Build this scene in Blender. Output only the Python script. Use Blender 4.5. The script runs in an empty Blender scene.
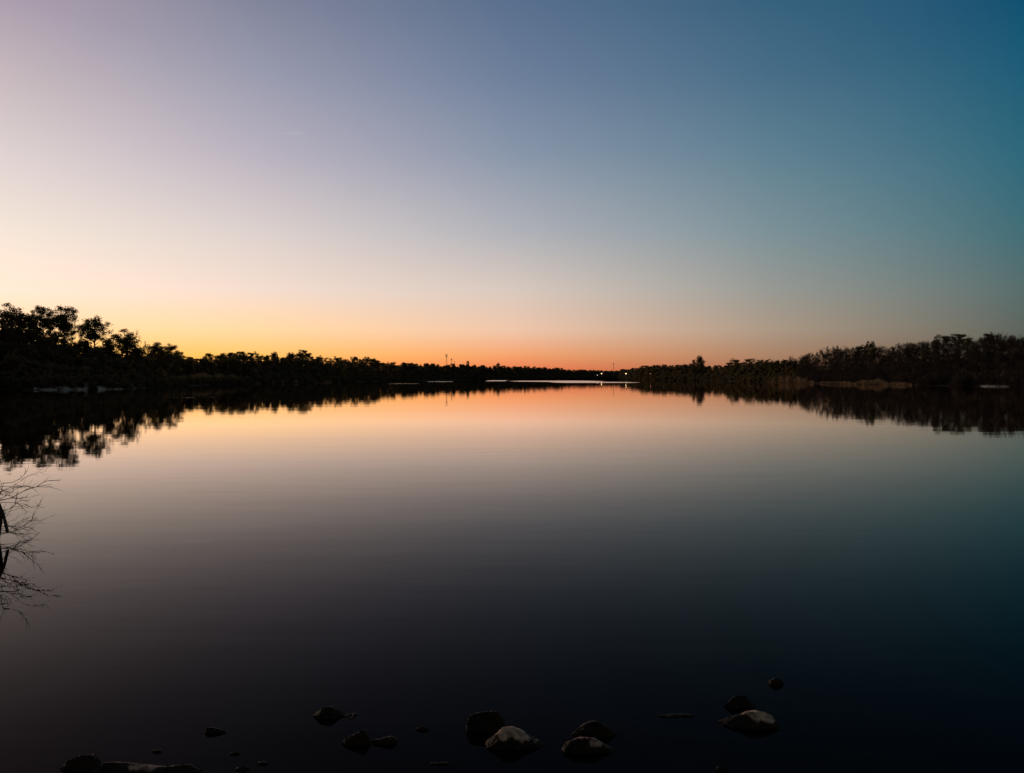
import bpy, bmesh, math, random
from mathutils import Vector, Matrix, noise
from mathutils.bvhtree import BVHTree

random.seed(11)
R = math.radians
F = 768.0            # focal length in pixels of the 1024 px wide picture
CX, HY = 512.0, 377.0
CAM_H = 2.2

sc = bpy.context.scene
C = sc.collection

# ----------------------------------------------------------------- helpers
def at(px, py, depth):
    """world point that stands at this depth in the direction of picture point px, py"""
    return Vector(((px - CX) / F * depth, depth, CAM_H + (HY - py) / F * depth))

def lerp_table(tab, x):
    if x <= tab[0][0]:
        return tab[0][1]
    for (a, va), (b, vb) in zip(tab, tab[1:]):
        if x <= b:
            return va + (vb - va) * (x - a) / (b - a)
    return tab[-1][1]

def lin(c):
    c = c / 255.0
    return c / 12.92 if c <= 0.04045 else ((c + 0.055) / 1.055) ** 2.4

def mesh_obj(name, verts, faces, mats, parent=None, fmat=None, smooth=False):
    me = bpy.data.meshes.new(name)
    me.from_pydata(verts, [], faces)
    for m in mats:
        me.materials.append(m)
    if fmat:
        me.polygons.foreach_set('material_index', fmat)
    if smooth:
        me.polygons.foreach_set('use_smooth', [True] * len(me.polygons))
    me.update()
    o = bpy.data.objects.new(name, me)
    C.objects.link(o)
    if parent:
        o.parent = parent
    return o

def tag(o, label=None, cat=None, group=None, kind=None):
    if label: o['label'] = label
    if cat: o['category'] = cat
    if group: o['group'] = group
    if kind: o['kind'] = kind
    return o

def empty(name, loc, rz=0.0):
    o = bpy.data.objects.new(name, None)
    o.empty_display_size = 0.3
    C.objects.link(o)
    o.location = loc
    o.rotation_euler = (0, 0, rz)
    return o

class Tubes:
    """collects tapered tubes along polylines"""
    def __init__(self):
        self.v, self.f = [], []
    def tube(self, pts, rads, n=5, cap=True):
        base = len(self.v)
        for i, p in enumerate(pts):
            if i == 0: d = pts[1] - pts[0]
            elif i == len(pts) - 1: d = pts[-1] - pts[-2]
            else: d = pts[i + 1] - pts[i - 1]
            d = d.normalized() if d.length > 1e-9 else Vector((0, 0, 1))
            a = d.orthogonal().normalized()
            b = d.cross(a)
            for k in range(n):
                t = 2 * math.pi * k / n
                self.v.append(p + (a * math.cos(t) + b * math.sin(t)) * rads[i])
        for i in range(len(pts) - 1):
            for k in range(n):
                k2 = (k + 1) % n
                self.f.append((base + i * n + k, base + i * n + k2, base + (i + 1) * n + k2, base + (i + 1) * n + k))
        if cap:
            self.f.append(tuple(base + k for k in range(n))[::-1])
            e = base + (len(pts) - 1) * n
            self.f.append(tuple(e + k for k in range(n)))

# --------------------------------------------------------------- materials
def mat(name, build):
    m = bpy.data.materials.new(name)
    m.use_nodes = True
    nt = m.node_tree
    b = nt.nodes['Principled BSDF']
    build(nt, b)
    return m

def noise_col(nt, b, c1, c2, scale, coord='Object', detail=5):
    tc = nt.nodes.new('ShaderNodeTexCoord')
    n = nt.nodes.new('ShaderNodeTexNoise')
    n.inputs['Scale'].default_value = scale
    n.inputs['Detail'].default_value = detail
    r = nt.nodes.new('ShaderNodeValToRGB')
    r.color_ramp.elements[0].position = 0.35
    r.color_ramp.elements[1].position = 0.68
    r.color_ramp.elements[0].color = (*c1, 1)
    r.color_ramp.elements[1].color = (*c2, 1)
    nt.links.new(tc.outputs[coord], n.inputs['Vector'])
    nt.links.new(n.outputs['Fac'], r.inputs['Fac'])
    nt.links.new(r.outputs['Color'], b.inputs['Base Color'])
    return tc, n, r

def simple(c1, c2, scale, rough=0.95, spec=0.1):
    def f(nt, b):
        noise_col(nt, b, c1, c2, scale)
        b.inputs['Roughness'].default_value = rough
        b.inputs['Specular IOR Level'].default_value = spec
    return f

def leafy(tcol, *args):
    """thin leaves: dull outside, and lit through from behind"""
    base = simple(*args)
    def f(nt, b):
        base(nt, b)
        tr = nt.nodes.new('ShaderNodeBsdfTranslucent'); tr.inputs['Color'].default_value = (*tcol, 1)
        mx = nt.nodes.new('ShaderNodeMixShader'); mx.inputs[0].default_value = 0.4
        nt.links.new(b.outputs[0], mx.inputs[1]); nt.links.new(tr.outputs[0], mx.inputs[2])
        nt.links.new(mx.outputs[0], nt.nodes['Material Output'].inputs['Surface'])
    return f
M_needles = mat('pine needles', leafy((0.16, 0.14, 0.05), (0.050, 0.052, 0.024), (0.105, 0.098, 0.048), 0.8))
M_leaf = mat('thicket leaves', leafy((0.14, 0.11, 0.05), (0.060, 0.047, 0.030), (0.115, 0.088, 0.058), 0.6))
M_bark = mat('bark', simple((0.06, 0.045, 0.032), (0.13, 0.10, 0.075), 2.0))
M_twig = mat('grey twigs', simple((0.045, 0.034, 0.028), (0.095, 0.070, 0.057), 0.25))
M_reed = mat('dry reeds', simple((0.22, 0.145, 0.09), (0.42, 0.29, 0.18), 0.2))
M_sand = mat('pale sand', simple((0.05, 0.045, 0.04), (0.46, 0.44, 0.42), 0.9))
M_steel = mat('galvanised steel', simple((0.10, 0.10, 0.10), (0.18, 0.18, 0.18), 0.6, 0.5, 0.4))

def ground_build(nt, b):
    noise_col(nt, b, (0.028, 0.022, 0.016), (0.060, 0.048, 0.034), 0.25, detail=8)
    b.inputs['Roughness'].default_value = 1.0
    b.inputs['Specular IOR Level'].default_value = 0.05
M_ground = mat('bank soil', ground_build)

def rock_build(mark):
  def f(nt, b):
    # wet stone below a ragged mark, dry above, with shade and highlights painted in
    N, L = nt.nodes, nt.links
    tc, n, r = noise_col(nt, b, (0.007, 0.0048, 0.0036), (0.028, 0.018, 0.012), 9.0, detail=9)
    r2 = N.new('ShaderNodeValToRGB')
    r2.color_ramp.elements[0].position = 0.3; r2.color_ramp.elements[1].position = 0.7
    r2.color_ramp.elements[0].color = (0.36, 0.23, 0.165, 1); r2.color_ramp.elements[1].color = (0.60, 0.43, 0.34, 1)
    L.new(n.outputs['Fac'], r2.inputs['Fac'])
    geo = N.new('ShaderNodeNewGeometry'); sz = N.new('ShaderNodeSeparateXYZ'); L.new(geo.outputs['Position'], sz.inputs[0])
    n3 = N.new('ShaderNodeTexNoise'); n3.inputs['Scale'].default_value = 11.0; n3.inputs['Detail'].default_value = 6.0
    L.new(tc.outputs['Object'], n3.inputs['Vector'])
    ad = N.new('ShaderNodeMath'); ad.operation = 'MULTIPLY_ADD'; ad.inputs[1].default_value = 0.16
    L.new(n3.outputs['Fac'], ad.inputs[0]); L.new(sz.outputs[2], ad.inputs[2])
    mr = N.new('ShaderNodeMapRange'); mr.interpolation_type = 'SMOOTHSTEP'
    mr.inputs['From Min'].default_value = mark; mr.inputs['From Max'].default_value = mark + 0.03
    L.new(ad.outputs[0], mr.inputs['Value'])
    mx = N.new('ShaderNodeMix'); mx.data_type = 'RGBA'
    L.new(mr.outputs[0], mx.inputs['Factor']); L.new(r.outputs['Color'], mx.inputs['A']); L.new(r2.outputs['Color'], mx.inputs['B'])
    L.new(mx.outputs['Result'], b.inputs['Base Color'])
    n2 = N.new('ShaderNodeTexNoise')
    n2.inputs['Scale'].default_value = 45.0
    n2.inputs['Detail'].default_value = 8.0
    bump = N.new('ShaderNodeBump')
    bump.inputs['Strength'].default_value = 0.6
    bump.inputs['Distance'].default_value = 0.006
    L.new(tc.outputs['Object'], n2.inputs['Vector'])
    L.new(n2.outputs['Fac'], bump.inputs['Height'])
    L.new(bump.outputs['Normal'], b.inputs['Normal'])
    b.inputs['Roughness'].default_value = 0.7
    b.inputs['Specular IOR Level'].default_value = 0.12
  return f
M_rock = mat('stone painted with a lit dry top', rock_build(0.128))
M_slab = mat('slab painted with a lit dry edge', rock_build(0.115))
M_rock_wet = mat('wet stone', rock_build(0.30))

def lamp_build(col, s):
    def f(nt, b):
        b.inputs['Base Color'].default_value = (*col, 1)
        b.inputs['Emission Color'].default_value = (*col, 1)
        b.inputs['Emission Strength'].default_value = s
    return f
M_lamp = mat('lit lamp', lamp_build((1.0, 0.66, 0.30), 6.0))
M_lamp2 = mat('dim lit lamp', lamp_build((0.9, 0.85, 0.75), 1.6))
M_lamp3 = mat('faint lit lamp', lamp_build((1.0, 0.35, 0.2), 0.8))

# Ruffled patches: catspaws on the still lake, given as (centre x, centre y, half width, half length, softness)
def patch(x0, x1, y_near, y_far, amp=1.0):
    dn, df = F * CAM_H / (y_near - HY), F * CAM_H / (y_far - HY)
    d = (dn + df) / 2
    return (((x0 + x1) / 2 - CX) / F * d, d, (x1 - x0) / 2 / F * d, (dn - df) / -2, amp)
PATCHES = [patch(510, 600, 381.8, 380.6), patch(550, 636, 382.9, 381.8), patch(486, 508, 381.2, 380.3), patch(427, 454, 382.0, 381.3, .7),
           patch(388, 420, 383.9, 383.4, .5), patch(162, 198, 397.8, 397.3, .4), patch(206, 236, 397.4, 396.9, .3)]

def water_build(nt, b):
    N, L = nt.nodes, nt.links
    out = N['Material Output']
    N.remove(b)
    tc = N.new('ShaderNodeTexCoord')
    sep = N.new('ShaderNodeSeparateXYZ')
    L.new(tc.outputs['Object'], sep.inputs[0])
    wob = N.new('ShaderNodeTexNoise'); wob.inputs['Scale'].default_value = 0.035; wob.inputs['Detail'].default_value = 6
    L.new(tc.outputs['Object'], wob.inputs['Vector'])
    def m(op, a, c=None):
        n = N.new('ShaderNodeMath'); n.operation = op
        for i, v in enumerate((a, c)):
            if v is None: continue
            if isinstance(v, (int, float)): n.inputs[i].default_value = v
            else: L.new(v, n.inputs[i])
        return n.outputs[0]
    mask = None
    wv = m('MULTIPLY', m('SUBTRACT', wob.outputs['Fac'], 0.5), 2.2)
    for (cx, cy, hx, hy, amp) in PATCHES:
        ex = m('DIVIDE', m('SUBTRACT', sep.outputs[0], cx), hx)
        ey = m('DIVIDE', m('SUBTRACT', sep.outputs[1], cy), hy)
        ex2 = m('MULTIPLY', ex, ex); ex4 = m('MULTIPLY', ex2, ex2)
        d = m('ADD', m('ADD', ex4, m('MULTIPLY', ey, ey)), wv)
        mr = N.new('ShaderNodeMapRange'); mr.interpolation_type = 'SMOOTHSTEP'
        mr.inputs['From Min'].default_value = 1.25; mr.inputs['From Max'].default_value = 0.55
        L.new(d, mr.inputs['Value'])
        mr.inputs['To Max'].default_value = amp
        mask = mr.outputs[0] if mask is None else m('MAXIMUM', mask, mr.outputs[0])
    ro = m('ADD', m('MULTIPLY', mask, 0.16), 0.004)
    # long low ripples, wider across the view than along it
    mp = N.new('ShaderNodeMapping'); mp.inputs['Scale'].default_value = (0.35, 1.5, 1)
    L.new(tc.outputs['Object'], mp.inputs['Vector'])
    n1 = N.new('ShaderNodeTexNoise'); n1.inputs['Scale'].default_value = 1.3; n1.inputs['Detail'].default_value = 4
    L.new(mp.outputs[0], n1.inputs['Vector'])
    n2 = N.new('ShaderNodeTexNoise'); n2.inputs['Scale'].default_value = 0.22; n2.inputs['Detail'].default_value = 2
    L.new(mp.outputs[0], n2.inputs['Vector'])
    h = m('ADD', m('MULTIPLY', n1.outputs['Fac'], 0.34), m('MULTIPLY', n2.outputs['Fac'], 1.0))
    bump = N.new('ShaderNodeBump'); bump.inputs['Strength'].default_value = 1.0; bump.inputs['Distance'].default_value = 0.0042
    L.new(h, bump.inputs['Height'])
    fr = N.new('ShaderNodeFresnel'); fr.inputs['IOR'].default_value = 1.33
    refl = m('MINIMUM', m('MULTIPLY', m('POWER', fr.outputs[0], 2.03), 2.05), 1.0)
    gl = N.new('ShaderNodeBsdfGlossy'); gl.inputs['Color'].default_value = (1.0, 0.92, 0.875, 1)
    L.new(ro, gl.inputs['Roughness'])
    df = N.new('ShaderNodeBsdfDiffuse'); df.inputs['Color'].default_value = (0.0040, 0.0026, 0.0026, 1)
    mix = N.new('ShaderNodeMixShader')
    L.new(bump.outputs['Normal'], gl.inputs['Normal']); L.new(bump.outputs['Normal'], fr.inputs['Normal'])
    L.new(refl, mix.inputs[0]); L.new(df.outputs[0], mix.inputs[1]); L.new(gl.outputs[0], mix.inputs[2])
    L.new(mix.outputs[0], out.inputs['Surface'])
M_water = mat('still lake water', water_build)

# ------------------------------------------------------------------- world
SUN_AZ, SUN_EL = -44.0, 7.0      # degrees from the view direction (left is minus), height of the afterglow
w = bpy.data.worlds.new('World'); sc.world = w; w.use_nodes = True
nt = w.node_tree; N, L = nt.nodes, nt.links
bg = N['Background']
tc = N.new('ShaderNodeTexCoord')
sp = N.new('ShaderNodeSeparateXYZ'); L.new(tc.outputs['Generated'], sp.inputs[0])
def wm(op, a, c=None):
    n = N.new('ShaderNodeMath'); n.operation = op
    for i, v in enumerate((a, c)):
        if v is None: continue
        if isinstance(v, (int, float)): n.inputs[i].default_value = v
        else: L.new(v, n.inputs[i])
    return n.outputs[0]
az = wm('MULTIPLY', wm('ARCTAN2', sp.outputs[0], sp.outputs[1]), 180 / math.pi)
el = wm('MULTIPLY', wm('ARCSINE', sp.outputs[2]), 180 / math.pi)
EL_MAX = 40.0
elf = wm('DIVIDE', wm('MAXIMUM', el, 0.0), EL_MAX)
# dusk colours by height (picture row) for five compass directions (picture column)
ROWS = [0, 77, 155, 232, 290, 330, 355, 369]
SKY = {
    0:    [(173,159,174), (200,186,190), (224,211,210), (247,231,217), (270,238,214), (285,228,160), (285,208,86), (285,186,62)],
    256:  [(129,133,155), (155,156,175), (187,179,192), (222,210,206), (246,222,207), (266,219,164), (270,200,104), (270,168,78)],
    512:  [(88,111,141), (109,127,155), (137,150,170), (177,178,185), (217,201,190), (240,198,170), (246,164,110), (238,128,80)],
    768:  [(54,97,125), (72,110,135), (96,129,146), (124,145,152), (152,153,147), (172,152,132), (170,130,102), (160,110,82)],
    1024: [(15,81,112), (30,93,119), (46,104,123), (66,110,119), (88,109,108), (93,100,92), (92,88,76), (90,80,68)],
}
prev = None
cols = sorted(SKY)
azs = [math.degrees(math.atan((c - CX) / F)) for c in cols]
for c, a in zip(cols, azs):
    r = N.new('ShaderNodeValToRGB')
    cr = r.color_ramp
    cr.interpolation = 'CARDINAL' if False else 'LINEAR'
    stops = []
    for row, rgb in zip(ROWS, SKY[c]):
        e = math.degrees(math.atan((HY - row) / F * math.cos(R(a))))
        stops.append((e / EL_MAX, rgb))
    stops.sort(key=lambda s: s[0])
    stops.append((1.0, tuple(v * 0.72 for v in SKY[c][0])))
    while len(cr.elements) < len(stops):
        cr.elements.new(0.5)
    for e_, (p, rgb) in zip(cr.elements, stops):
        e_.position = p
        e_.color = (*[lin(v) for v in rgb], 1)
    L.new(elf, r.inputs['Fac'])
    if prev is None:
        prev = r.outputs['Color']
    else:
        mr = N.new('ShaderNodeMapRange'); mr.interpolation_type = 'LINEAR'
        mr.inputs['From Min'].default_value = pa; mr.inputs['From Max'].default_value = a
        L.new(az, mr.inputs['Value'])
        mx = N.new('ShaderNodeMix'); mx.data_type = 'RGBA'
        L.new(mr.outputs[0], mx.inputs['Factor'])
        L.new(prev, mx.inputs['A']); L.new(r.outputs['Color'], mx.inputs['B'])
        prev = mx.outputs['Result']
    pa = a
# the rest of the dome, overhead and behind the view: the dim dusk of the sky model
sky = N.new('ShaderNodeTexSky'); sky.sky_type = 'NISHITA'; sky.sun_disc = False
sky.sun_elevation = R(0.5); sky.sun_rotation = R(SUN_AZ)
dim = N.new('ShaderNodeMix'); dim.data_type = 'RGBA'; dim.blend_type = 'MULTIPLY'
dim.inputs['Factor'].default_value = 1.0
L.new(sky.outputs['Color'], dim.inputs['A']); dim.inputs['B'].default_value = (0.15, 0.15, 0.15, 1)
def mrange(v, a, b):
    n = N.new('ShaderNodeMapRange'); n.interpolation_type = 'SMOOTHSTEP'
    n.inputs['From Min'].default_value = a; n.inputs['From Max'].default_value = b
    L.new(v, n.inputs['Value']); return n.outputs[0]
away = wm('MAXIMUM', mrange(wm('ABSOLUTE', az), 55.0, 100.0), mrange(el, 34.0, 60.0))
fin = N.new('ShaderNodeMix'); fin.data_type = 'RGBA'
L.new(away, fin.inputs['Factor']); L.new(prev, fin.inputs['A']); L.new(dim.outputs['Result'], fin.inputs['B'])
L.new(fin.outputs['Result'], bg.inputs['Color'])
bg.inputs['Strength'].default_value = 1.0

sun = bpy.data.lights.new('afterglow_sun', 'SUN')
sun.energy = 0.9; sun.angle = R(10); sun.color = (1.0, 0.66, 0.42)
so = bpy.data.objects.new('afterglow_sun', sun); C.objects.link(so)
d = Vector((math.sin(R(SUN_AZ)) * math.cos(R(SUN_EL)), math.cos(R(SUN_AZ)) * math.cos(R(SUN_EL)), math.sin(R(SUN_EL))))
so.rotation_euler = (-d).to_track_quat('-Z', 'Y').to_euler()
so.location = (-60, 60, 60)

# ----------------------------------------------------------------- terrain
SHORE = [(-200, 105), (-60, 122), (0, 130), (60, 131), (130, 140), (170, 180), (245, 245), (330, 320), (400, 440), (480, 640), (530, 780),
         (580, 840), (618, 850), (634, 640), (650, 560), (700, 470), (760, 330), (800, 275), (850, 225), (900, 205), (960, 185), (1024, 170), (1100, 150)]
outline = [(-100, 104), (-86, 62), (-52, 22), (-22, 7.5), (-11, 4.2), (-5, 2.2), (0, 1.5), (5, 2.0), (13, 4.4), (40, 14), (78, 50), (104, 100)][::-1]
ring = [Vector(((px - CX) / F * dd, dd, 0)) for px, dd in SHORE] + [Vector((x, y, 0)) for x, y in outline]
import numpy as np
P0 = np.array([(p.x, p.y) for p in ring]); P1 = np.roll(P0, -1, axis=0)
def axis(lo, hi, c0, c1, fine, coarse):
    """grid lines, close together between c0 and c1 and wider away from there"""
    out, v = [], lo
    while v < hi:
        out.append(v)
        d_ = max(0.0, c0 - v, v - c1)
        v += min(coarse, fine + d_ * 0.10)
    return np.array(out + [hi])
GX = axis(-460, 460, -14, 14, 0.45, 4.5)
GY = axis(-80, 1250, -4, 14, 0.45, 4.5)
X, Y = np.meshgrid(GX, GY)
dist = np.full(X.shape, 1e9); inside = np.zeros(X.shape, bool)
for (ax, ay), (bx, by) in zip(P0, P1):
    dx, dy = bx - ax, by - ay
    t = np.clip(((X - ax) * dx + (Y - ay) * dy) / (dx * dx + dy * dy), 0, 1)
    dist = np.minimum(dist, np.hypot(X - ax - t * dx, Y - ay - t * dy))
    if ay != by:
        cross = ((ay > Y) != (by > Y)) & (X < (bx - ax) * (Y - ay) / (by - ay) + ax)
        inside ^= cross
sd = np.where(inside, -dist, dist)             # metres inland from the waterline
def hill(x, y):
    if y < 60: return 3.0
    if x < 40 and y < 420: return 9.5
    if y < 560 and x > 0: return 6.0 + 8.0 * max(0.0, min(1.0, (360 - y) / 180))
    return 6.0
BANK = [(-40, -5.0), (-8, -1.6), (-0.8, -0.28), (0, 0.0), (1.5, 0.35), (4.5, 0.7), (12, 1.0), (30, 1.45), (60, 1.8), (110, 2.0), (400, 1.9)]
verts, faces = [], []
ny_, nx_ = X.shape
for j in range(ny_):
    for i in range(nx_):
        x, y, d_ = float(X[j, i]), float(Y[j, i]), float(sd[j, i])
        far_k = min(1.0, max(0.0, (math.hypot(x, y) - 20) / 60))
        d_ += far_k * 1.6 * noise.noise(Vector((x * 0.07, y * 0.07, 3)))
        z = lerp_table(BANK, d_)
        if z > 1.0: z = 1.0 + (z - 1.0) * hill(x, y)
        if d_ > 1.0: z += min(0.5, 0.06 * d_) * noise.noise(Vector((x * 0.11, y * 0.11, 0)))
        elif d_ < -1: z = min(z, -0.2)
        verts.append(Vector((x, y, z)))
for j in range(ny_ - 1):
    for i in range(nx_ - 1):
        k_ = j * nx_ + i
        faces.append((k_, k_ + 1, k_ + nx_ + 1, k_ + nx_))
# carry the land on to the horizon on all sides
rim = [i for i in range(nx_)] + [j * nx_ + nx_ - 1 for j in range(1, ny_)] + [(ny_ - 1) * nx_ + i for i in range(nx_ - 2, -1, -1)] + [j * nx_ for j in range(ny_ - 2, 0, -1)]
b0 = len(verts)
for k_ in rim:
    p = verts[k_]; q = (p - Vector((0, 500, p.z))); q.z = 0
    e = q.normalized() * 9000
    verts.append(Vector((e.x, e.y + 500, 4.0)))
for m_ in range(len(rim)):
    m2 = (m_ + 1) % len(rim)
    faces.append((rim[m_], b0 + m_, b0 + m2, rim[m2]))
ground = tag(mesh_obj('ground', verts, faces, [M_ground], smooth=True), 'dark earth banks running round the whole lake', 'ground', kind='structure')
BVH = BVHTree.FromPolygons(verts, faces)
def ground_z(x, y):
    h = BVH.ray_cast(Vector((x, y, 200)), Vector((0, 0, -1)))
    return h[0].z if h[0] else 0.0
# the lake: one level sheet that ends under the banks
lake = mesh_obj('lake', [Vector(v) for v in ((-440, -70, 0), (440, -70, 0), (440, 1240, 0), (-440, 1240, 0))], [(0, 1, 2, 3)], [M_water])
tag(lake, 'still dark lake mirroring the sunset sky', 'lake', kind='structure')

# ------------------------------------------------------------------- trees
def leaf_clump(V, Fc, c, rx, rz, count, size, rng):
    for _ in range(count):
        u = Vector((rng.gauss(0, 1), rng.gauss(0, 1), rng.gauss(0, 1)))
        u.normalize(); u *= rng.random() ** 0.5 if rng.random() < 0.8 else rng.uniform(0.9, 1.45)
        p = c + Vector((u.x * rx, u.y * rx, u.z * rz))
        a = Vector((rng.gauss(0, 1), rng.gauss(0, 1), rng.gauss(0, 0.6))).normalized()
        b = a.orthogonal().normalized()
        b = Matrix.Rotation(rng.random() * 6.28, 3, a) @ b
        s = size * rng.uniform(0.55, 1.25)
        i = len(V)
        V += [p + a * s, p - a * s * 0.5 + b * s * 0.55, p - a * s * 0.5 - b * s * 0.55]
        Fc.append((i, i + 1, i + 2))

def make_pine(seed, style):
    """a 15 m pitch pine: crooked trunk, tiered limbs, ragged needle clumps"""
    rng = random.Random(seed)
    T = Tubes(); V, Fc = [], []
    H = 15.0
    pts = []
    x = y = 0.0
    for i in range(8):
        t = i / 7
        pts.append(Vector((x, y, t * H * 0.95 - (0.5 if i == 0 else 0))))
        x += rng.uniform(-0.22, 0.22); y += rng.uniform(-0.22, 0.22)
    T.tube(pts, [0.24 * (1 - 0.86 * i / 7) for i in range(8)], 6)
    def trunk(z):
        t = max(0, min(6.999, z / (H * 0.95) * 7)); i = int(t)
        return pts[i].lerp(pts[i + 1], t - i)
    low = {'umbrella': 0.55, 'tall': 0.36, 'full': 0.22}[style]
    nl = {'umbrella': 17, 'tall': 25, 'full': 27}[style]
    for i in range(nl):
        t = low + (0.96 - low) * (i + rng.random() * 0.8) / nl
        z = t * H
        ang = i * 2.4 + rng.uniform(-0.5, 0.5)
        q = (t - low) / (1 - low)
        prof = {'umbrella': 0.25 + 0.95 * math.sin(math.pi * min(1, q * 0.72 + 0.25)),
                'tall': 0.25 + 0.90 * math.sin(math.pi * (0.18 + 0.76 * q)),
                'full': 1.15 - 0.75 * q}[style]
        ln = 2.9 * prof * rng.uniform(0.6, 1.15)
        o = trunk(z)
        dirv = Vector((math.cos(ang), math.sin(ang), rng.uniform(0.05, 0.55)))
        e = o + dirv * ln
        mid = o.lerp(e, 0.5) + Vector((0, 0, rng.uniform(-0.25, 0.1)))
        T.tube([o, mid, e], [0.075, 0.05, 0.02], 4)
        k = rng.choice([1, 2, 2, 3])
        for j in range(k):
            c = o.lerp(e, 0.55 + 0.5 * (j + rng.random()) / k) + Vector((rng.uniform(-.5, .5), rng.uniform(-.5, .5), rng.uniform(-.1, .45)))
            rr = rng.uniform(0.6, 1.05)
            leaf_clump(V, Fc, c, rr, rr * 0.8, int(150 * rr * rr + 40), 0.20, rng)
    for j in range({'tall': 16, 'umbrella': 9, 'full': 6}[style]):
        u = Vector((rng.gauss(0, 1), rng.gauss(0, 1), rng.gauss(0, 1))).normalized() * rng.random() ** 0.4
        z0, zr, rr0 = {'tall': (0.70, 0.25, 2.5), 'umbrella': (0.80, 0.15, 2.3), 'full': (0.5, 0.3, 2.0)}[style]
        c = trunk(H * 0.8) * 1.0
        c.z = H * (z0 + zr * u.z); c.x += u.x * rr0; c.y += u.y * rr0
        T.tube([trunk(max(1.0, c.z - 1.2)), c], [0.04, 0.015], 3)
        rr = rng.uniform(0.55, 0.95)
        leaf_clump(V, Fc, c, rr, rr * 0.85, int(140 * rr * rr + 30), 0.20, rng)
    for j in range(3):
        c = trunk(H * 0.93) + Vector((rng.uniform(-.7, .7), rng.uniform(-.7, .7), rng.uniform(-0.6, 0.4)))
        leaf_clump(V, Fc, c, 0.85, 0.6, 150, 0.20, rng)
    return T, V, Fc

def make_round(seed):
    """a 15 m pine with a bare lower trunk and one rounded open crown of many small needle tufts"""
    rng = random.Random(seed)
    T = Tubes(); V, Fc = [], []
    H = 15.0
    pts = [Vector((0.25 * math.sin(i * 1.3 + seed), 0.25 * math.cos(i * 0.9 + seed) - 0.2, H * 0.94 * i / 7 - (0.5 if i == 0 else 0))) for i in range(8)]
    T.tube(pts, [0.26 * (1 - 0.85 * i / 7) for i in range(8)], 6)
    for i in range(66):
        u = Vector((rng.gauss(0, 1), rng.gauss(0, 1), rng.gauss(0, 1))).normalized()
        u = u * rng.random() ** 0.33
        if u.z < -0.55: u.z *= 0.8
        bulge = 1.0 + 0.22 * noise.noise(u * 1.7 + Vector((seed, 0, 0)))
        c = Vector((u.x * 2.9 * bulge, u.y * 2.9 * bulge, H * 0.775 + u.z * 3.0 * bulge))
        zt = max(H * 0.42, c.z - 0.9 - 0.45 * Vector((c.x, c.y)).length)
        t = min(6.99, zt / (H * 0.94) * 7); k = int(t)
        o = pts[k].lerp(pts[k + 1], t - k)
        T.tube([o, o.lerp(c, 0.5) + Vector((0, 0, rng.uniform(-.15, .1))), c], [0.06, 0.04, 0.015], 3)
        rr = rng.uniform(0.5, 0.86)
        leaf_clump(V, Fc, c, rr, rr * 0.78, int(135 * rr * rr + 26), 0.19, rng)
    return T, V, Fc

def make_bushy(seed):
    """a 10 m dense tree, leafy from low down"""
    rng = random.Random(seed)
    T = Tubes(); V, Fc = [], []
    top = Vector((rng.uniform(-.4, .4), rng.uniform(-.4, .4), 8.6))
    T.tube([Vector((0, 0, -0.5)), Vector((0.1, 0, 4)), top], [0.2, 0.14, 0.03], 6)
    for i in range(34):
        t = (i + rng.random()) / 34
        z = 0.8 + 9.0 * t
        r = 2.5 * math.sin(math.pi * (0.2 + 0.76 * t)) * rng.uniform(0.35, 1.05)
        a = i * 2.4 + rng.uniform(-.6, .6)
        c = Vector((math.cos(a) * r, math.sin(a) * r, z))
        rr = rng.uniform(0.7, 1.25)
        T.tube([Vector((0, 0, max(0.5, z - 1.4))), c], [0.05, 0.015], 3)
        leaf_clump(V, Fc, c, rr, rr * 0.8, int(110 * rr * rr + 20), 0.27, rng)
    return T, V, Fc

def make_bare(seed):
    """a 12 m leafless tree: limbs forking into a haze of fine twigs"""
    rng = random.Random(seed)
    T = Tubes(); W = Tubes()
    def grow(p, d, ln, r, depth):
        bend = Vector((rng.uniform(-.18, .18), rng.uniform(-.18, .18), 0.06))
        m = p + d * ln * 0.5
        e = m + (d + bend).normalized() * ln * 0.5
        (T if depth < 2 else W).tube([p, m, e], [r, max(0.022, r * 0.85), max(0.02, r * 0.66)], 5 if depth < 2 else 3, cap=False)
        if depth >= 6: return
        for _ in range(rng.choice([2, 3, 3]) if depth < 4 else 3):
            a = rng.uniform(0.25, 0.72)
            o = d.orthogonal().normalized()
            o = Matrix.Rotation(rng.random() * 6.28, 3, d) @ o
            nd = (d * math.cos(a) + o * math.sin(a) + Vector((0, 0, 0.12))).normalized()
            grow(m.lerp(e, rng.uniform(0.3, 1.0)), nd, ln * rng.uniform(0.56, 0.8), max(0.024, r * 0.58), depth + 1)
    grow(Vector((0, 0, -0.5)), Vector((rng.uniform(-.06, .06), rng.uniform(-.06, .06), 1)).normalized(), 4.3, 0.17, 0)
    zmax = max(v.z for v in W.v)
    k = 12.0 / zmax
    for X in (T, W):
        X.v = [v * k for v in X.v]
    return T, W.v, W.f

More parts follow.
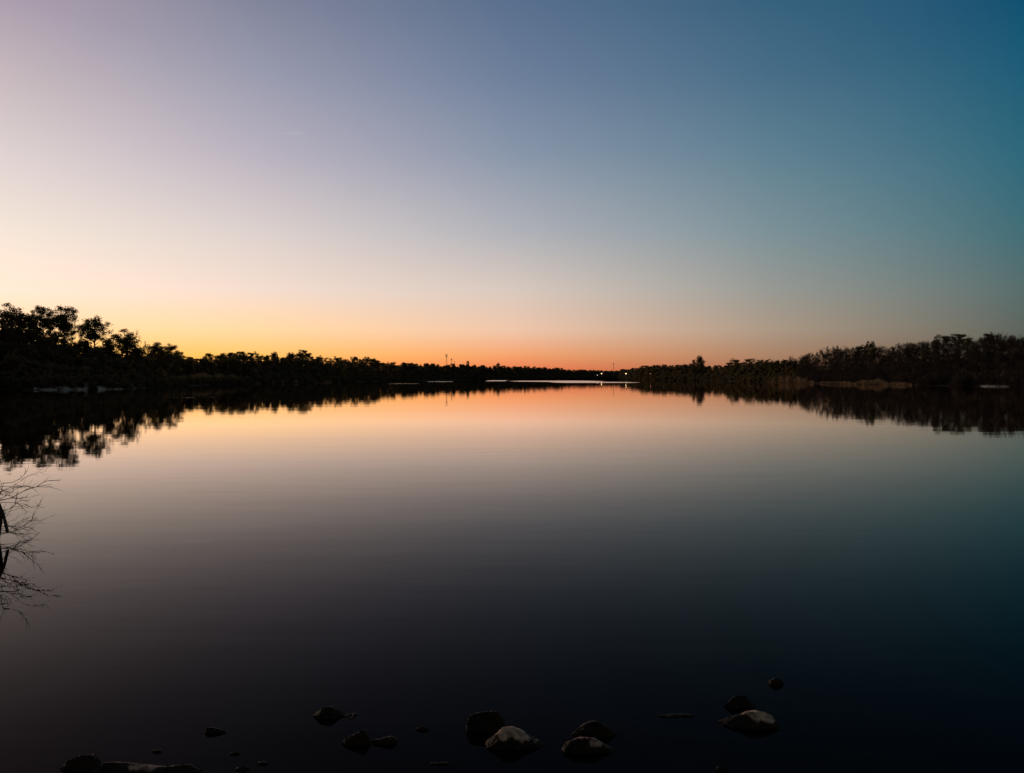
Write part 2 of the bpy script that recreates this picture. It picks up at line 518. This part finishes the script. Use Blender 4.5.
PROTO = {}
def build_proto(key, gen, H, crown_mat, wood, crown_name='crown'):
    T, V, Fc = gen
    r = bpy.data.meshes.new(key + '_trunk'); r.from_pydata(T.v, [], T.f); r.materials.append(wood)
    c = bpy.data.meshes.new(key + '_crown'); c.from_pydata(V, [], Fc); c.materials.append(crown_mat)
    zs = max(v[2] for v in V)
    PROTO[key] = (r, c, zs)
for i in range(4): build_proto(f'tall{i}', make_pine(20 + i, 'tall'), 15, M_needles, M_bark)
for i in range(4): build_proto(f'umbrella{i}', make_pine(40 + i, 'umbrella'), 15, M_needles, M_bark)
for i in range(3): build_proto(f'full{i}', make_pine(60 + i, 'full'), 15, M_needles, M_bark)
for i in range(4): build_proto(f'round{i}', make_round(30 + i), 15, M_needles, M_bark)
for i in range(4): build_proto(f'bushy{i}', make_bushy(80 + i), 10, M_leaf, M_bark)
for i in range(4): build_proto(f'bare{i}', make_bare(90 + i), 12, M_twig, M_twig)
KINDNAME = {'round': ('pine_tree', 'pine'), 'tall': ('pine_tree', 'pine'), 'umbrella': ('pine_tree', 'pine'), 'full': ('pine_tree', 'pine'),
            'bushy': ('leafy_tree', 'tree'), 'bare': ('bare_tree', 'tree')}

def tree(key, px, top, depth, label, group=None, width=1.0, rng=random):
    """one tree whose tip reaches picture row top when seen at this depth"""
    kind = key.rstrip('0123456789')
    if key == kind:
        key = kind + str(rng.randrange({'full': 3}.get(kind, 4)))
    name, cat = KINDNAME[kind]
    p = at(px, top, depth)
    gz = ground_z(p.x, p.y)
    h = max(1.5, p.z - gz)
    tr, cr, zs = PROTO[key]
    s = h / zs
    o = empty(name, (p.x, p.y, gz), rng.random() * 6.28)
    tag(o, label, cat, group)
    wv = width * (15.0 / max(h, 5) * 0.25 + 0.75 if kind != 'bare' else 1)
    o.scale = (s * wv, s * wv, s)
    for nm, me in (('trunk', tr), ('crown', cr)):
        c = bpy.data.objects.new(nm, me); C.objects.link(c); c.parent = o
    return o

# the distinctive trees of the left shore
tree('round0', 10, 302, 165, 'tall ragged pine at the far left end of the tree line', width=1.1)
tree('full0', -14, 306, 160, 'dense pine cut by the left edge of the view', width=1.1)
tree('bushy0', 26, 312, 158, 'broad dense tree between the two tallest left pines', width=1.2)
tree('round3', 41, 304.5, 166, 'narrow tall pine just left of the tall see-through pine', width=0.75)
tree('round1', 62.5, 305, 168, 'tall broad pine with see-through crown, right of the narrow pine', width=0.95)
tree('full1', 51, 317, 172, 'dense pine filling the gap between two tall pines', width=0.9)
tree('round2', 94, 315, 168, 'round topped pine standing clear with bright gaps on both sides', width=1.12)
tree('round0', 125.5, 328, 172, 'spreading pine on the slope where the left woods step down', width=1.2)
tree('bare0', 142, 328, 176, 'thin leafless tree glowing against the sunset beside the spreading pine', width=0.8)
tree('bare1', 78, 321, 178, 'thin leafless tree in the bright gap left of the round topped pine', width=0.7)
tree('umbrella1', 156, 341.5, 182, 'small flat topped pine, left one of a matching pair', width=1.0)
tree('umbrella2', 168.5, 342.5, 184, 'small flat topped pine, right one of a matching pair', width=1.0)
tree('full0', 67, 322, 174, 'dense dark pine behind the see-through one', width=0.9)
tree('bushy2', 84, 338, 171, 'low bushy tree left of the round topped pine', width=1.15)
tree('bushy1', 108, 337, 170, 'low bushy tree under the round topped pine', width=1.0)
tree('bushy2', 137, 344, 172, 'low bushy tree below the thin leafless sunset tree', width=1.0)
# and of the other shores
tree('full2', 693, 359, 490, 'slim pointed pine standing just left of the tallest far right pine', width=0.75)
tree('bushy3', 700, 354.5, 492, 'tall rounded tree rising above the notch of the far right shore', width=1.05)
tree('umbrella3', 303, 349, 360, 'lone flat topped pine above the middle of left tree line', width=0.8)
tree('umbrella0', 376, 359, 460, 'small round crowned pine where the left woods drop away', width=0.8)
tree('full0', 468, 360.5, 740, 'pointed pine beside the thin masts on the far shore', width=0.8)
tree('umbrella1', 498, 362.5, 790, 'little domed pine standing proud on the far shore', width=0.9)
tree('umbrella2', 735, 358, 420, 'flat crowned pine on the right shore, left of its twin', width=1.2)
tree('umbrella3', 750, 358, 400, 'flat crowned pine on the right shore, right of its twin', width=1.1)
tree('bare2', 833, 344.5, 290, 'twiggy leafless tree sticking up from the right hill', width=0.9)
tree('umbrella1', 871, 340.5, 265, 'dark rounded pine tip above the right hill woods', width=0.75)
tree('umbrella2', 860, 344, 268, 'dark broad pine just left of the rounded pine tip', width=0.85)
tree('umbrella0', 943, 334, 240, 'wide dark pine on the crest of the right hill', width=1.3)
tree('umbrella3', 958, 333, 240, 'second wide dark pine on the right hill crest, touching the first', width=1.1)
tree('umbrella2', 989, 331.5, 232, 'small dark pine poking through bare twigs at far right', width=0.7)

SKYLINE = [(-80, 306), (0, 318), (25, 320), (36, 327), (62, 336), (76, 341), (92, 340), (104, 343), (140, 349), (175, 350), (182, 352), (205, 353.5), (225, 352), (240, 351), (265, 353), (290, 352),
           (303, 352), (330, 355.5), (360, 356), (380, 360.5), (400, 362), (430, 363), (450, 364), (470, 364), (490, 365.3), (530, 366.3), (550, 367.3), (570, 368.7),
           (600, 370.2), (618, 370), (628, 367.5), (640, 365.5), (650, 363.5), (670, 363), (690, 361.5), (703, 363), (712, 366), (720, 364.5), (735, 361), (750, 360),
           (765, 358), (778, 358), (800, 356), (815, 352.5), (825, 351), (840, 347.5), (857, 345), (870, 344), (885, 345.5), (900, 341.5), (920, 339.5), (940, 336.5),
           (960, 335), (990, 333), (1024, 331.5), (1100, 329)]
rng = random.Random(5)
def stretch(px):
    return 'left' if px < 385 else 'far' if px < 622 else 'right'
LABELS = {
    ('left', 'pine'): ('black pine in the unbroken tree line of the left shore', 'pines along the left shore'),
    ('left', 'tree'): ('dark leafy tree packed into the left shore tree line', 'leafy trees along the left shore'),
    ('far', 'pine'): ('tiny black pine in the low woods across the far end of the lake', 'pines across the far end'),
    ('far', 'tree'): ('tiny dark leafy tree in the low woods across the far end', 'leafy trees across the far end'),
    ('right', 'pine'): ('black pine among the woods climbing the right shore', 'pines along the right shore'),
    ('right', 'tree'): ('dark leafy tree among the woods climbing the right shore', 'leafy trees along the right shore'),
    ('right', 'bare'): ('grey leafless tree in the brown woods of the right hill', 'bare trees on the right hill'),
}
px = 150.0
while px < 1062:
    D = lerp_table(SHORE, px)
    s = stretch(px)
    depth = D + rng.uniform(22, 50)
    sky_y = lerp_table(SKYLINE, px)
    hpx = HY - sky_y
    top = sky_y + (rng.uniform(-0.07, 0.20) if px < 790 else rng.uniform(0.0, 0.10)) * hpx
    if s == 'left': kind = rng.choice(['tall', 'umbrella', 'umbrella', 'full', 'bushy'])
    elif s == 'far': kind = rng.choice(['umbrella', 'full', 'bushy', 'bushy', 'tall'])
    elif px < 780: kind = rng.choice(['umbrella', 'full', 'bushy', 'tall'])
    else: kind = rng.choice(['bare'] * 9 + ['bushy'] + ['umbrella'])
    if kind == 'bare': top -= 1.0
    k = kind if kind == 'bare' else KINDNAME[kind][1]
    lab, grp = LABELS[(s, k)]
    tree(kind, px, top, depth, lab, grp, rng.uniform(0.85, 1.2), rng)
    px += rng.uniform(0.55, 1.05) * 4.6 * F / depth * (0.8 if s == 'left' else 0.66 if kind == 'bare' else 0.9)

# ------------------------------------------------ undergrowth filling the woods
def twig_clump(V, Fc, c, rx, rz, count, size, rng):
    for _ in range(count):
        p = c + Vector((rng.gauss(0, 0.6) * rx, rng.gauss(0, 0.6) * rx, rng.uniform(-1, 1) * rz))
        d = Vector((rng.gauss(0, 0.7), rng.gauss(0, 0.7), 1)).normalized() * size * rng.uniform(0.7, 1.6)
        a = rng.random() * 3.1416
        wd = Vector((math.cos(a), math.sin(a), 0)) * size * 0.085
        i = len(V)
        V += [p - d * 0.6 - wd, p - d * 0.6 + wd, p + d]
        Fc.append((i, i + 1, i + 2))

def undergrowth(name, x0, x1, step, label, frac, seed, sizek=1.0, twigs=False):
    rg = random.Random(seed)
    V, Fc = [], []
    px = x0
    while px < x1:
        D = lerp_table(SHORE, px)
        sky_y = lerp_table(SKYLINE, px)
        for row, (back, fr) in enumerate(((1.6, 0.14), (4.0, 0.24), (9.0, 0.42), (16.0, 0.62), (24.0, 0.85), (34.0, 1.0))):
            if 156 < px < 252:                      # a reed bank stands open here above a low dark edge
                if row in (2, 3): continue
                if row == 1: fr = 0.15
            elif 762 < px < 915: back += 5.0
            dep = D + back + rg.uniform(-1.5, 2)
            p = at(px + rg.uniform(-.5, .5) * step, HY, dep)
            gz = ground_z(p.x, p.y)
            ztop = CAM_H + (HY - sky_y) / F * dep
            h = max(1.0, (ztop - gz)) * fr * frac * rg.uniform(0.75, 1.05)
            wpx = step / F * dep
            nn = max(2, int(h / 1.4))
            for k in range(nn):
                rr = max(0.9, wpx * 0.8) * rg.uniform(0.7, 1.2)
                c = Vector((p.x + rg.uniform(-.4, .4) * wpx, p.y + rg.uniform(-1.5, 1.5), gz + h * (k + 0.5) / nn))
                if twigs:
                    twig_clump(V, Fc, c, rr, 1.1, int(90 + 50 * rr), 0.62, rg)
                    continue
                leaf_clump(V, Fc, c, rr, min(rr, 1.0), int(40 + 16 * rr), 0.50 * sizek * rg.uniform(.8, 1.3), rg)
        px += step
    return tag(mesh_obj(name, V, Fc, [M_twig if twigs else M_leaf]), label, 'undergrowth', kind='stuff')
undergrowth('undergrowth', -70, 178, 6.0, 'black thicket under the tall pines on the left shore', 0.97, 1, 1.1)
undergrowth('undergrowth', 178, 400, 4.0, 'dark brush below the long tree line left of the far end', 0.82, 2, 1.3)
undergrowth('undergrowth', 400, 632, 2.4, 'low dark woods closing the far end of the lake', 0.90, 3, 2.0)
undergrowth('undergrowth', 632, 800, 3.2, 'dark brush under the pines on the right shore', 0.84, 4, 1.6)
undergrowth('undergrowth', 800, 1080, 4.6, 'brown black brush covering the foot of the right hill', 0.91, 5, 1.2, True)

# ---------------------------------------------------- reeds and sand on the banks
def reeds(x0, x1, dback, depth_range, h, count, label, seed):
    rg = random.Random(seed)
    V, Fc = [], []
    for _ in range(count):
        px = rg.uniform(x0, x1)
        t = (px - x0) / (x1 - x0)
        D = lerp_table(SHORE, px) + dback + rg.random() * depth_range
        p = at(px, HY, D); z = ground_z(p.x, p.y) - 0.1
        nz = noise.noise(Vector((p.x * 0.22, p.y * 0.22, seed * 5.0)))
        if nz < -0.28 and rg.random() < 0.8: continue
        hh = h * rg.uniform(0.45, 1.2) * (0.85 + 0.9 * nz) * (0.25 + 0.75 * math.sin(math.pi * min(1, max(0, t))) ** 0.5)
        lean = Vector((rg.uniform(-.25, .25), rg.uniform(-.2, .2), 1)) * hh
        a = rg.random() * 3.14
        wdt = Vector((math.cos(a), math.sin(a), 0)) * 0.09
        b = Vector((p.x, p.y, z)); i = len(V)
        V += [b - wdt, b + wdt, b + lean * 0.7 + wdt * 0.8, b + lean, b + lean * 0.7 - wdt * 0.8]
        Fc.append((i, i + 1, i + 2, i + 3, i + 4))
    return tag(mesh_obj('reeds', V, Fc, [M_reed]), label, 'reeds', kind='stuff')
reeds(160, 250, 11.0, 9.0, 2.2, 12000, 'pale dry reeds fringing the point on the left shore', 1)
reeds(255, 350, 0.0, 3.0, 1.0, 2500, 'low dim reeds along the water past the left point', 5)
reeds(768, 814, 0.0, 5.0, 2.3, 4500, 'brown reed clump on the point of the right shore', 2)
reeds(820, 912, 0.0, 3.0, 1.1, 4000, 'low strip of brown reeds at the water below the right hill', 3)

def sandbank(x0, x1, back, height, label, seed):
    rg = random.Random(seed)
    V, Fc = [], []
    nx, ny = 60, 7
    for i in range(nx + 1):
        px = x0 + (x1 - x0) * i / nx
        D = lerp_table(SHORE, px)
        env = math.sin(math.pi * i / nx) ** 0.4 if 0 < i < nx else 0
        for j in range(ny):
            t = j / (ny - 1)
            dd = D - 0.9 + t * back
            p = at(px, HY, dd)
            hgt = height * env * math.sin(math.pi * (0.02 + 0.60 * t)) * (0.35 + 1.3 * abs(noise.noise(Vector((px * 0.11, t * 2, seed)))))
            V.append(Vector((p.x, p.y, max(hgt - 0.15, ground_z(p.x, p.y) + 0.10 * env) + (-0.5 if j in (0, ny - 1) or i in (0, nx) else 0))))
    for i in range(nx):
        for j in range(ny - 1):
            a = i * ny + j
            Fc.append((a, a + ny, a + ny + 1, a + 1))
    o = mesh_obj('sand_bank', V, Fc, [M_sand], smooth=True)
    if sum(p.normal.z for p in o.data.polygons) < 0: o.data.flip_normals()
    return tag(o, label, 'sand bank', kind='structure')
sandbank(32, 140, 6.0, 1.6, 'pale sandy bank at the water below the left pines', 1)
sandbank(980, 1010, 5.0, 0.9, 'pale sandy patch at the foot of the right hill', 4)

# ------------------------------------------------------------- lamps and masts
def street_lamp(px, py, depth, m, size, label, group=None):
    p = at(px, py, depth); gz = ground_z(p.x, p.y)
    h = max(3.0, p.z - gz)
    o = tag(empty('street_lamp', (p.x, p.y, gz)), label, 'street lamp', group)
    T = Tubes()
    T.tube([Vector((0, 1.2, -0.3)), Vector((0, 1.2, h)), Vector((0, 1.0, h + 0.5)), Vector((0, 0.2, h + 0.62))], [0.11, 0.08, 0.06, 0.05], 6)
    mesh_obj('pole', T.v, T.f, [M_steel], o)
    bm = bmesh.new(); bmesh.ops.create_uvsphere(bm, u_segments=14, v_segments=8, radius=size)
    for v in bm.verts: v.co.z = v.co.z * 0.8 + h
    me = bpy.data.meshes.new('lamp_globe'); bm.to_mesh(me); bm.free(); me.materials.append(m)
    b = bpy.data.objects.new('lamp_globe', me); C.objects.link(b); b.parent = o
    bm = bmesh.new(); bmesh.ops.create_cone(bm, segments=14, radius1=size * 1.3, radius2=0.1, depth=0.3, cap_ends=True)
    for v in bm.verts: v.co.z += h + size * 0.8 + 0.12
    me = bpy.data.meshes.new('lamp_hood'); bm.to_mesh(me); bm.free(); me.materials.append(M_steel)
    b = bpy.data.objects.new('lamp_hood', me); C.objects.link(b); b.parent = o
    return o
street_lamp(601.5, 373.6, 838, M_lamp, 0.5, 'brightest warm street lamp burning on the far shore')
street_lamp(626, 373.6, 655, M_lamp, 0.36, 'warm street lamp right of the brightest one, by the right point')
street_lamp(597.4, 375.2, 836, M_lamp2, 0.4, 'small whitish lamp just left of the brightest street lamp')
street_lamp(650.5, 373.6, 556, M_lamp3, 0.3, 'faint reddish lamp among the dark trees of the right point')

def mast(px, top, depth, hw, arms, label):
    p = at(px, top, depth); gz = ground_z(p.x, p.y)
    h = p.z - gz
    o = tag(empty('radio_mast', (p.x, p.y, gz)), label, 'radio mast')
    T = Tubes()
    for k in range(3):
        a = 2.094 * k
        T.tube([Vector((math.cos(a) * hw, math.sin(a) * hw, -0.5)), Vector((math.cos(a) * hw * 0.45, math.sin(a) * hw * 0.45, h))], [0.09, 0.06], 5)
    nb = int(h / 1.6)
    for i in range(nb):
        z0, z1 = h * i / nb, h * (i + 1) / nb
        s0, s1 = hw * (1 - 0.55 * i / nb), hw * (1 - 0.55 * (i + 1) / nb)
        for k in range(3):
            a, b = 2.094 * k, 2.094 * (k + 1)
            T.tube([Vector((math.cos(a) * s0, math.sin(a) * s0, z0)), Vector((math.cos(b) * s1, math.sin(b) * s1, z1))], [0.05, 0.05], 4)
    mesh_obj('lattice_tower', T.v, T.f, [M_steel], o)
    for z, ln in arms:
        A = Tubes()
        A.tube([Vector((-ln, 0, h * z)), Vector((ln, 0, h * z))], [0.08, 0.08], 5)
        for sx in (-1, -0.4, 0.4, 1):
            A.tube([Vector((ln * sx, 0, h * z - 0.8)), Vector((ln * sx, 0, h * z + 0.8))], [0.10, 0.10], 6)
        mesh_obj('antenna', A.v, A.f, [M_steel], o)
    return o
mast(446.5, 354.5, 700, 0.55, [(0.985, 1.0), (0.90, 0.7)], 'tallest thin mast with crosswise antennas on the far shore')
mast(451.6, 359.0, 705, 0.3, [(0.97, 0.4)], 'short thin mast right beside the tallest mast')
mast(454.6, 361.0, 705, 0.28, [], 'shortest and thinnest of the three masts on the far shore')
mast(613.5, 363.5, 850, 0.28, [(0.98, 0.4)], 'hair thin mast over the gap in the far woods near the lamps')

# ------------------------------------------------------------------- contrail
T = Tubes()
ca, cb = at(281, 134.4, 9000), at(309, 133.6, 9000)
T.tube([ca, ca.lerp(cb, 0.3), ca.lerp(cb, 0.75), cb], [3.0, 6.0, 7.0, 2.0], 8)
def trail_build(nt, b):
    b.inputs['Base Color'].default_value = (0.8, 0.8, 0.8, 1)
    b.inputs['Roughness'].default_value = 1.0
    b.inputs['Transmission Weight'].default_value = 0.0
    b.inputs['Alpha'].default_value = 0.08
    b.inputs['Emission Color'].default_value = (1.0, 0.86, 0.84, 1)
    b.inputs['Emission Strength'].default_value = 0.62   # glow stands in for sunlight on the high ice
M_trail = mat('ice cloud', trail_build)
tag(mesh_obj('contrail', T.v, T.f, [M_trail], smooth=True), 'short faint contrail high in the left part of the sky', 'contrail')

# ---------------------------------------------------------------------- rocks
def rock(sil, wl, label, seed, thick=0.75, flat=0.45, lean=0.0, dry=False, parts=1):
    """a broken stone lying in the shallows. sil: its upper edge as picture points, left to right;
    wl: the row where its front meets the water. Each piece is the hull of that ridge line, a back edge
    and a broken foot line, cut into small faces and roughened."""
    rg = random.Random(seed)
    D = F * CAM_H / (wl - HY)
    x0, x1 = sil[0][0], sil[-1][0]
    wx = (x1 - x0) / F * D
    dep = max(0.05, wx * thick)
    yr = D + 0.26 * dep
    c = Vector(((x0 + x1) / 2 - CX, 0, 0)) / F * yr + Vector((0, D + dep * 0.4, 0))
    def zed(py): return max(0.006, CAM_H - (py - HY) / F * yr)
    zt = max(zed(p[1]) for p in sil)
    bm = bmesh.new()
    cut = [0] + ([parts] if parts > 1 else []) + [len(sil) - 1]
    for i0, i1 in zip(cut, cut[1:]):
        pts = []
        seg = sil[i0:i1 + 1]
        for i, (px, py) in enumerate(seg):
            x = (px - CX) / F * yr
            z = zed(py)
            lo = 0.30 + 0.70 * min(1.0, z / zt)
            end = i in (0, len(seg) - 1)
            pts.append(Vector((x, yr, z if not end else z * 0.8)))
            yb = yr + flat * dep * lo * rg.uniform(0.5, 1.25)
            zb = max(0.004, CAM_H - (py - HY) / F * yb)
            pts.append(Vector((x + rg.uniform(-.05, .05) * wx, yb, zb * rg.uniform(0.96, 1.10))))
            if not end:
                pts.append(Vector((x + rg.uniform(-.04, .04) * wx, D + dep * rg.uniform(0.05, 0.20), z * rg.uniform(0.25, 0.75))))
            pts.append(Vector((x + rg.uniform(-.03, .03) * wx, D + dep * (0.26 - lo * rg.uniform(0.16, 0.30)), -0.06)))
            pts.append(Vector((x + rg.uniform(-.03, .03) * wx, D + dep * (0.3 + 0.7 * lo * rg.uniform(0.8, 1.0)), -0.06)))
        vs = [bm.verts.new(p - c) for p in pts]
        r_ = bmesh.ops.convex_hull(bm, input=vs)
        dead = [g for g in set(r_['geom_interior'] + r_['geom_unused']) if isinstance(g, bmesh.types.BMVert)]
        bmesh.ops.delete(bm, geom=dead, context='VERTS')
    lim = max(0.006, wx / 26)
    for _ in range(6):
        long_ = [e for e in bm.edges if e.calc_length() > lim]
        if not long_: break
        bmesh.ops.subdivide_edges(bm, edges=long_, cuts=1)
        bmesh.ops.triangulate(bm, faces=[f for f in bm.faces if len(f.verts) > 3])
    bm.normal_update()
    am = min(wx, 0.3)
    for v in bm.verts:
        q = v.co * (5.0 / max(wx, 0.06)) + Vector((seed * 3.1, 0, 0))
        crack = abs(noise.noise(q * 0.8 + Vector((0, 4, 0))))
        dsp = 0.022 * noise.noise(q) + 0.012 * noise.noise(q * 2.7) + 0.006 * noise.noise(q * 7)
        if crack < 0.06: dsp -= 0.022 * (1 - crack / 0.06)
        v.co += v.normal * am * dsp
    me = bpy.data.meshes.new('rock'); bm.to_mesh(me); bm.free()
    me.materials.append(M_slab if dry == 'slab' else M_rock if dry else M_rock_wet)  # dry picks stones whose pale tops carry painted highlights
    o = bpy.data.objects.new('rock', me); C.objects.link(o)
    o.location = c
    return tag(o, label, 'rock')

rock([(312,721),(316,713),(320,710),(328,708.5),(332,710),(337,714),(341,717),(352,718),(355,722)], 722, 'low peaked rock with a thin tail on its right, farthest out on the left', 3, parts=6)
rock([(340,748),(344,740),(352,738),(360,734),(362,732),(365,734),(367,740),(371,748)], 748, 'small dark rock with a narrow upright tip', 5)
rock([(367,748),(374,743),(383,741),(390,738),(394,741),(397,747)], 748, 'flat small rock touching the right side of the upright tipped rock', 6)
rock([(203,733),(205,729.5),(212,729.5),(218,731.5),(224,736)], 736.5, 'small lone slab rock in open water toward the left', 8)
rock([(415,732),(418,729),(424,728.5),(428,732)], 733, 'tiny rock alone between the left rocks and the middle pair', 9)
rock([(466,728),(468,719.5),(474,716),(481,713.5),(492,713),(498,714),(501,718),(504,725),(507,734)], 735, 'brown rock behind the big wedge shaped rock', 10, 0.7, 0.3)
rock([(486,752),(489,744),(497,735),(503,729.5),(513,729.5),(518,731.5),(530,740),(540,749),(545,754)], 753, 'big wedge shaped rock with a pale sloping right edge', 11, 0.8, 0.4, dry=True)
rock([(573,738),(578,730),(585,726),(592,723.5),(601,724),(608,728),(614,734),(618,741)], 741, 'dark rounded rock behind the orange lit rock', 12, 0.7, 0.25)
rock([(562,758),(564,747),(570,743),(577,741.5),(583,739),(590,739.5),(598,741.5),(605,746),(611,753),(614,759)], 758, 'orange lit broken rock in the middle, in front of a rounded one', 13, 0.8, 0.5, dry=True)
rock([(724,712),(730,704),(736,698),(742,697),(748,698),(752,702),(754,706),(757,711)], 711, 'black rounded rock behind the pink topped rock', 14, 0.7, 0.2)
rock([(724,730),(735,727.5),(744,722),(747,717),(752,713.5),(760,713),(769,715),(774,717),(776,722),(777,732)], 732, 'angular rock with a pale pink top at the right', 15, 0.8, 0.5, dry=True)
rock([(770,687),(772,682),(777,679.5),(782,681),(785,687)], 687, 'small black rock farthest out at the right', 16)
rock([(660,720),(668,717.5),(678,717.5),(690,716.5),(695,719)], 720, 'long sliver of rock barely above the water right of centre', 17, 0.4)
rock([(56,775),(66,762),(78,758),(88,756.5),(92,762),(95,774)], 775, 'black rock at the bottom left beside the long pale edged slab', 18)
rock([(88,777),(95,767.5),(103,764.5),(118,764.5),(135,767),(155,768),(162,771),(168,778)], 779, 'long pale edged slab at the bottom left corner of the shallows', 19, 0.5, 0.35, dry='slab')
rock([(160,778),(165,768.5),(176,768),(186,767),(191,769),(197,778)], 779, 'dark rock touching the right end of the long slab', 20)
rock([(228,757),(230,754.5),(235,754),(238,757)], 757.5, 'pebble sized stone nearest the lone slab rock', 21)
rock([(234,773),(237,769.5),(243,769),(247,773)], 773.5, 'flat pebble at the bottom edge below the lone slab rock', 22)
rock([(256,767),(258,764.5),(263,764),(266,767)], 767.5, 'pebble right of the two other pebbles at lower left', 23)
rock([(150,755),(152,752.5),(156,752),(159,755)], 755.5, 'single pebble above the long slab', 24)
rock([(717,774),(720,769),(726,768.5),(730,774)], 775, 'small brown stone at the bottom edge below the pink topped rock', 25)
rock([(430,767.5),(435,765.5),(444,765),(449,767.5)], 768, 'thin sliver of stone below the brown rock', 26, 0.4)

# ----------------------------------------------------- leafless shrub at left edge
sb = F * CAM_H / (541 - HY)
base = Vector(((-5 - CX) / F * sb, sb, 0))
shrub = tag(empty('bare_shrub', base), 'bare twiggy shrub leaning out of the water at the left edge', 'shrub')
k = sb / F                                          # metres per picture pixel at the shrub
rg = random.Random(77)
T = Tubes()
T.tube([Vector((-2, 0, -60)) * k, Vector((0, 0, 0)), Vector((3, 0.5, 18)) * k, Vector((4, 1, 30)) * k, Vector((2, 1, 37)) * k], [0.045, 0.040, 0.034, 0.030, 0.020], 8)
mesh_obj('stem', T.v, T.f, [M_twig], shrub)
T = Tubes()
T.tube([Vector((4, 1, 33)) * k, Vector((9, -2, 25)) * k, Vector((14, -4, 9)) * k], [0.016, 0.018, 0.020], 6)
mesh_obj('broken_limb', T.v, T.f, [M_twig], shrub)
def twiggy(p, d, ln, r, depth, T):
    pts = [p]; rad = [r]
    q = p.copy(); dd = d.copy()
    for i in range(6):
        dd = (dd + Vector((rg.uniform(-.25, .25), rg.uniform(-.25, .25), rg.uniform(-.29, .29)))).normalized()
        q = q + dd * ln / 6
        pts.append(q.copy()); rad.append(r * (1 - 0.13 * (i + 1)))
        if depth < 3 and i >= 1 and rg.random() < 0.75:
            a = Vector((rg.uniform(-.5, .5), rg.uniform(-.6, .6), rg.uniform(-.5, .7)))
            twiggy(q.copy(), (dd + a).normalized(), ln * rg.uniform(0.3, 0.5), r * 0.6, depth + 1, T)
    T.tube(pts, rad, 4)
for (sx, sz, ex, ez, r) in [(-30, 34, 52, 62, .010), (-25, 46, 30, 70, .009), (-20, 40, 46, 52, .008), (-14, 44, 34, 57, .007), (2, 26, 44, 36, .008), (-20, 22, 36, 42, .006),
                          (-2, 5, 38, 13, .008), (-8, 8, 30, 20, .006), (-6, -3, 24, 6, .006), (-30, 50, 20, 62, .008), (-4, 12, 16, 18, .005), (-25, 56, 24, 74, .006), (-12, 2, 20, 16, .006),
                          (-4, 24, 26, 24, .006), (-6, 18, 30, 8, .006), (-8, 30, 30, 28, .006), (-4, 10, 34, 2, .006), (-10, 14, 14, 30, .006), (-14, 36, 40, 44, .007)]:
    T = Tubes()
    ex *= 0.86
    a = Vector((sx, rg.uniform(-15, 15), sz)) * k; e = Vector((ex, rg.uniform(-25, 25), ez)) * k
    twiggy(a, (e - a).normalized(), (e - a).length, r, 1, T)
    mesh_obj('branch', T.v, T.f, [M_twig], shrub)
T = Tubes()
T.tube([Vector((-34, 3, -60)) * k, Vector((-30, 3, 30)) * k, Vector((-24, 2, 75)) * k], [0.05, 0.035, 0.015], 7)
mesh_obj('stem', T.v, T.f, [M_twig], shrub)

# --------------------------------------------------------------------- camera
cam = bpy.data.cameras.new('camera'); co = bpy.data.objects.new('camera', cam); C.objects.link(co)
cam.sensor_width = 36.0; cam.lens = 36.0 * F / 1024.0
co.location = (0, 0, CAM_H)
tilt = math.atan((386.5 - HY) / F)
co.rotation_euler = (math.pi / 2 - tilt, 0, 0)
cam.clip_start = 0.05; cam.clip_end = 30000
sc.camera = co
sc.view_settings.view_transform = 'Standard'
sc.view_settings.look = 'None'
sc.view_settings.exposure = 0.0
sc.view_settings.gamma = 1.0
sc.view_settings.use_curve_mapping = False
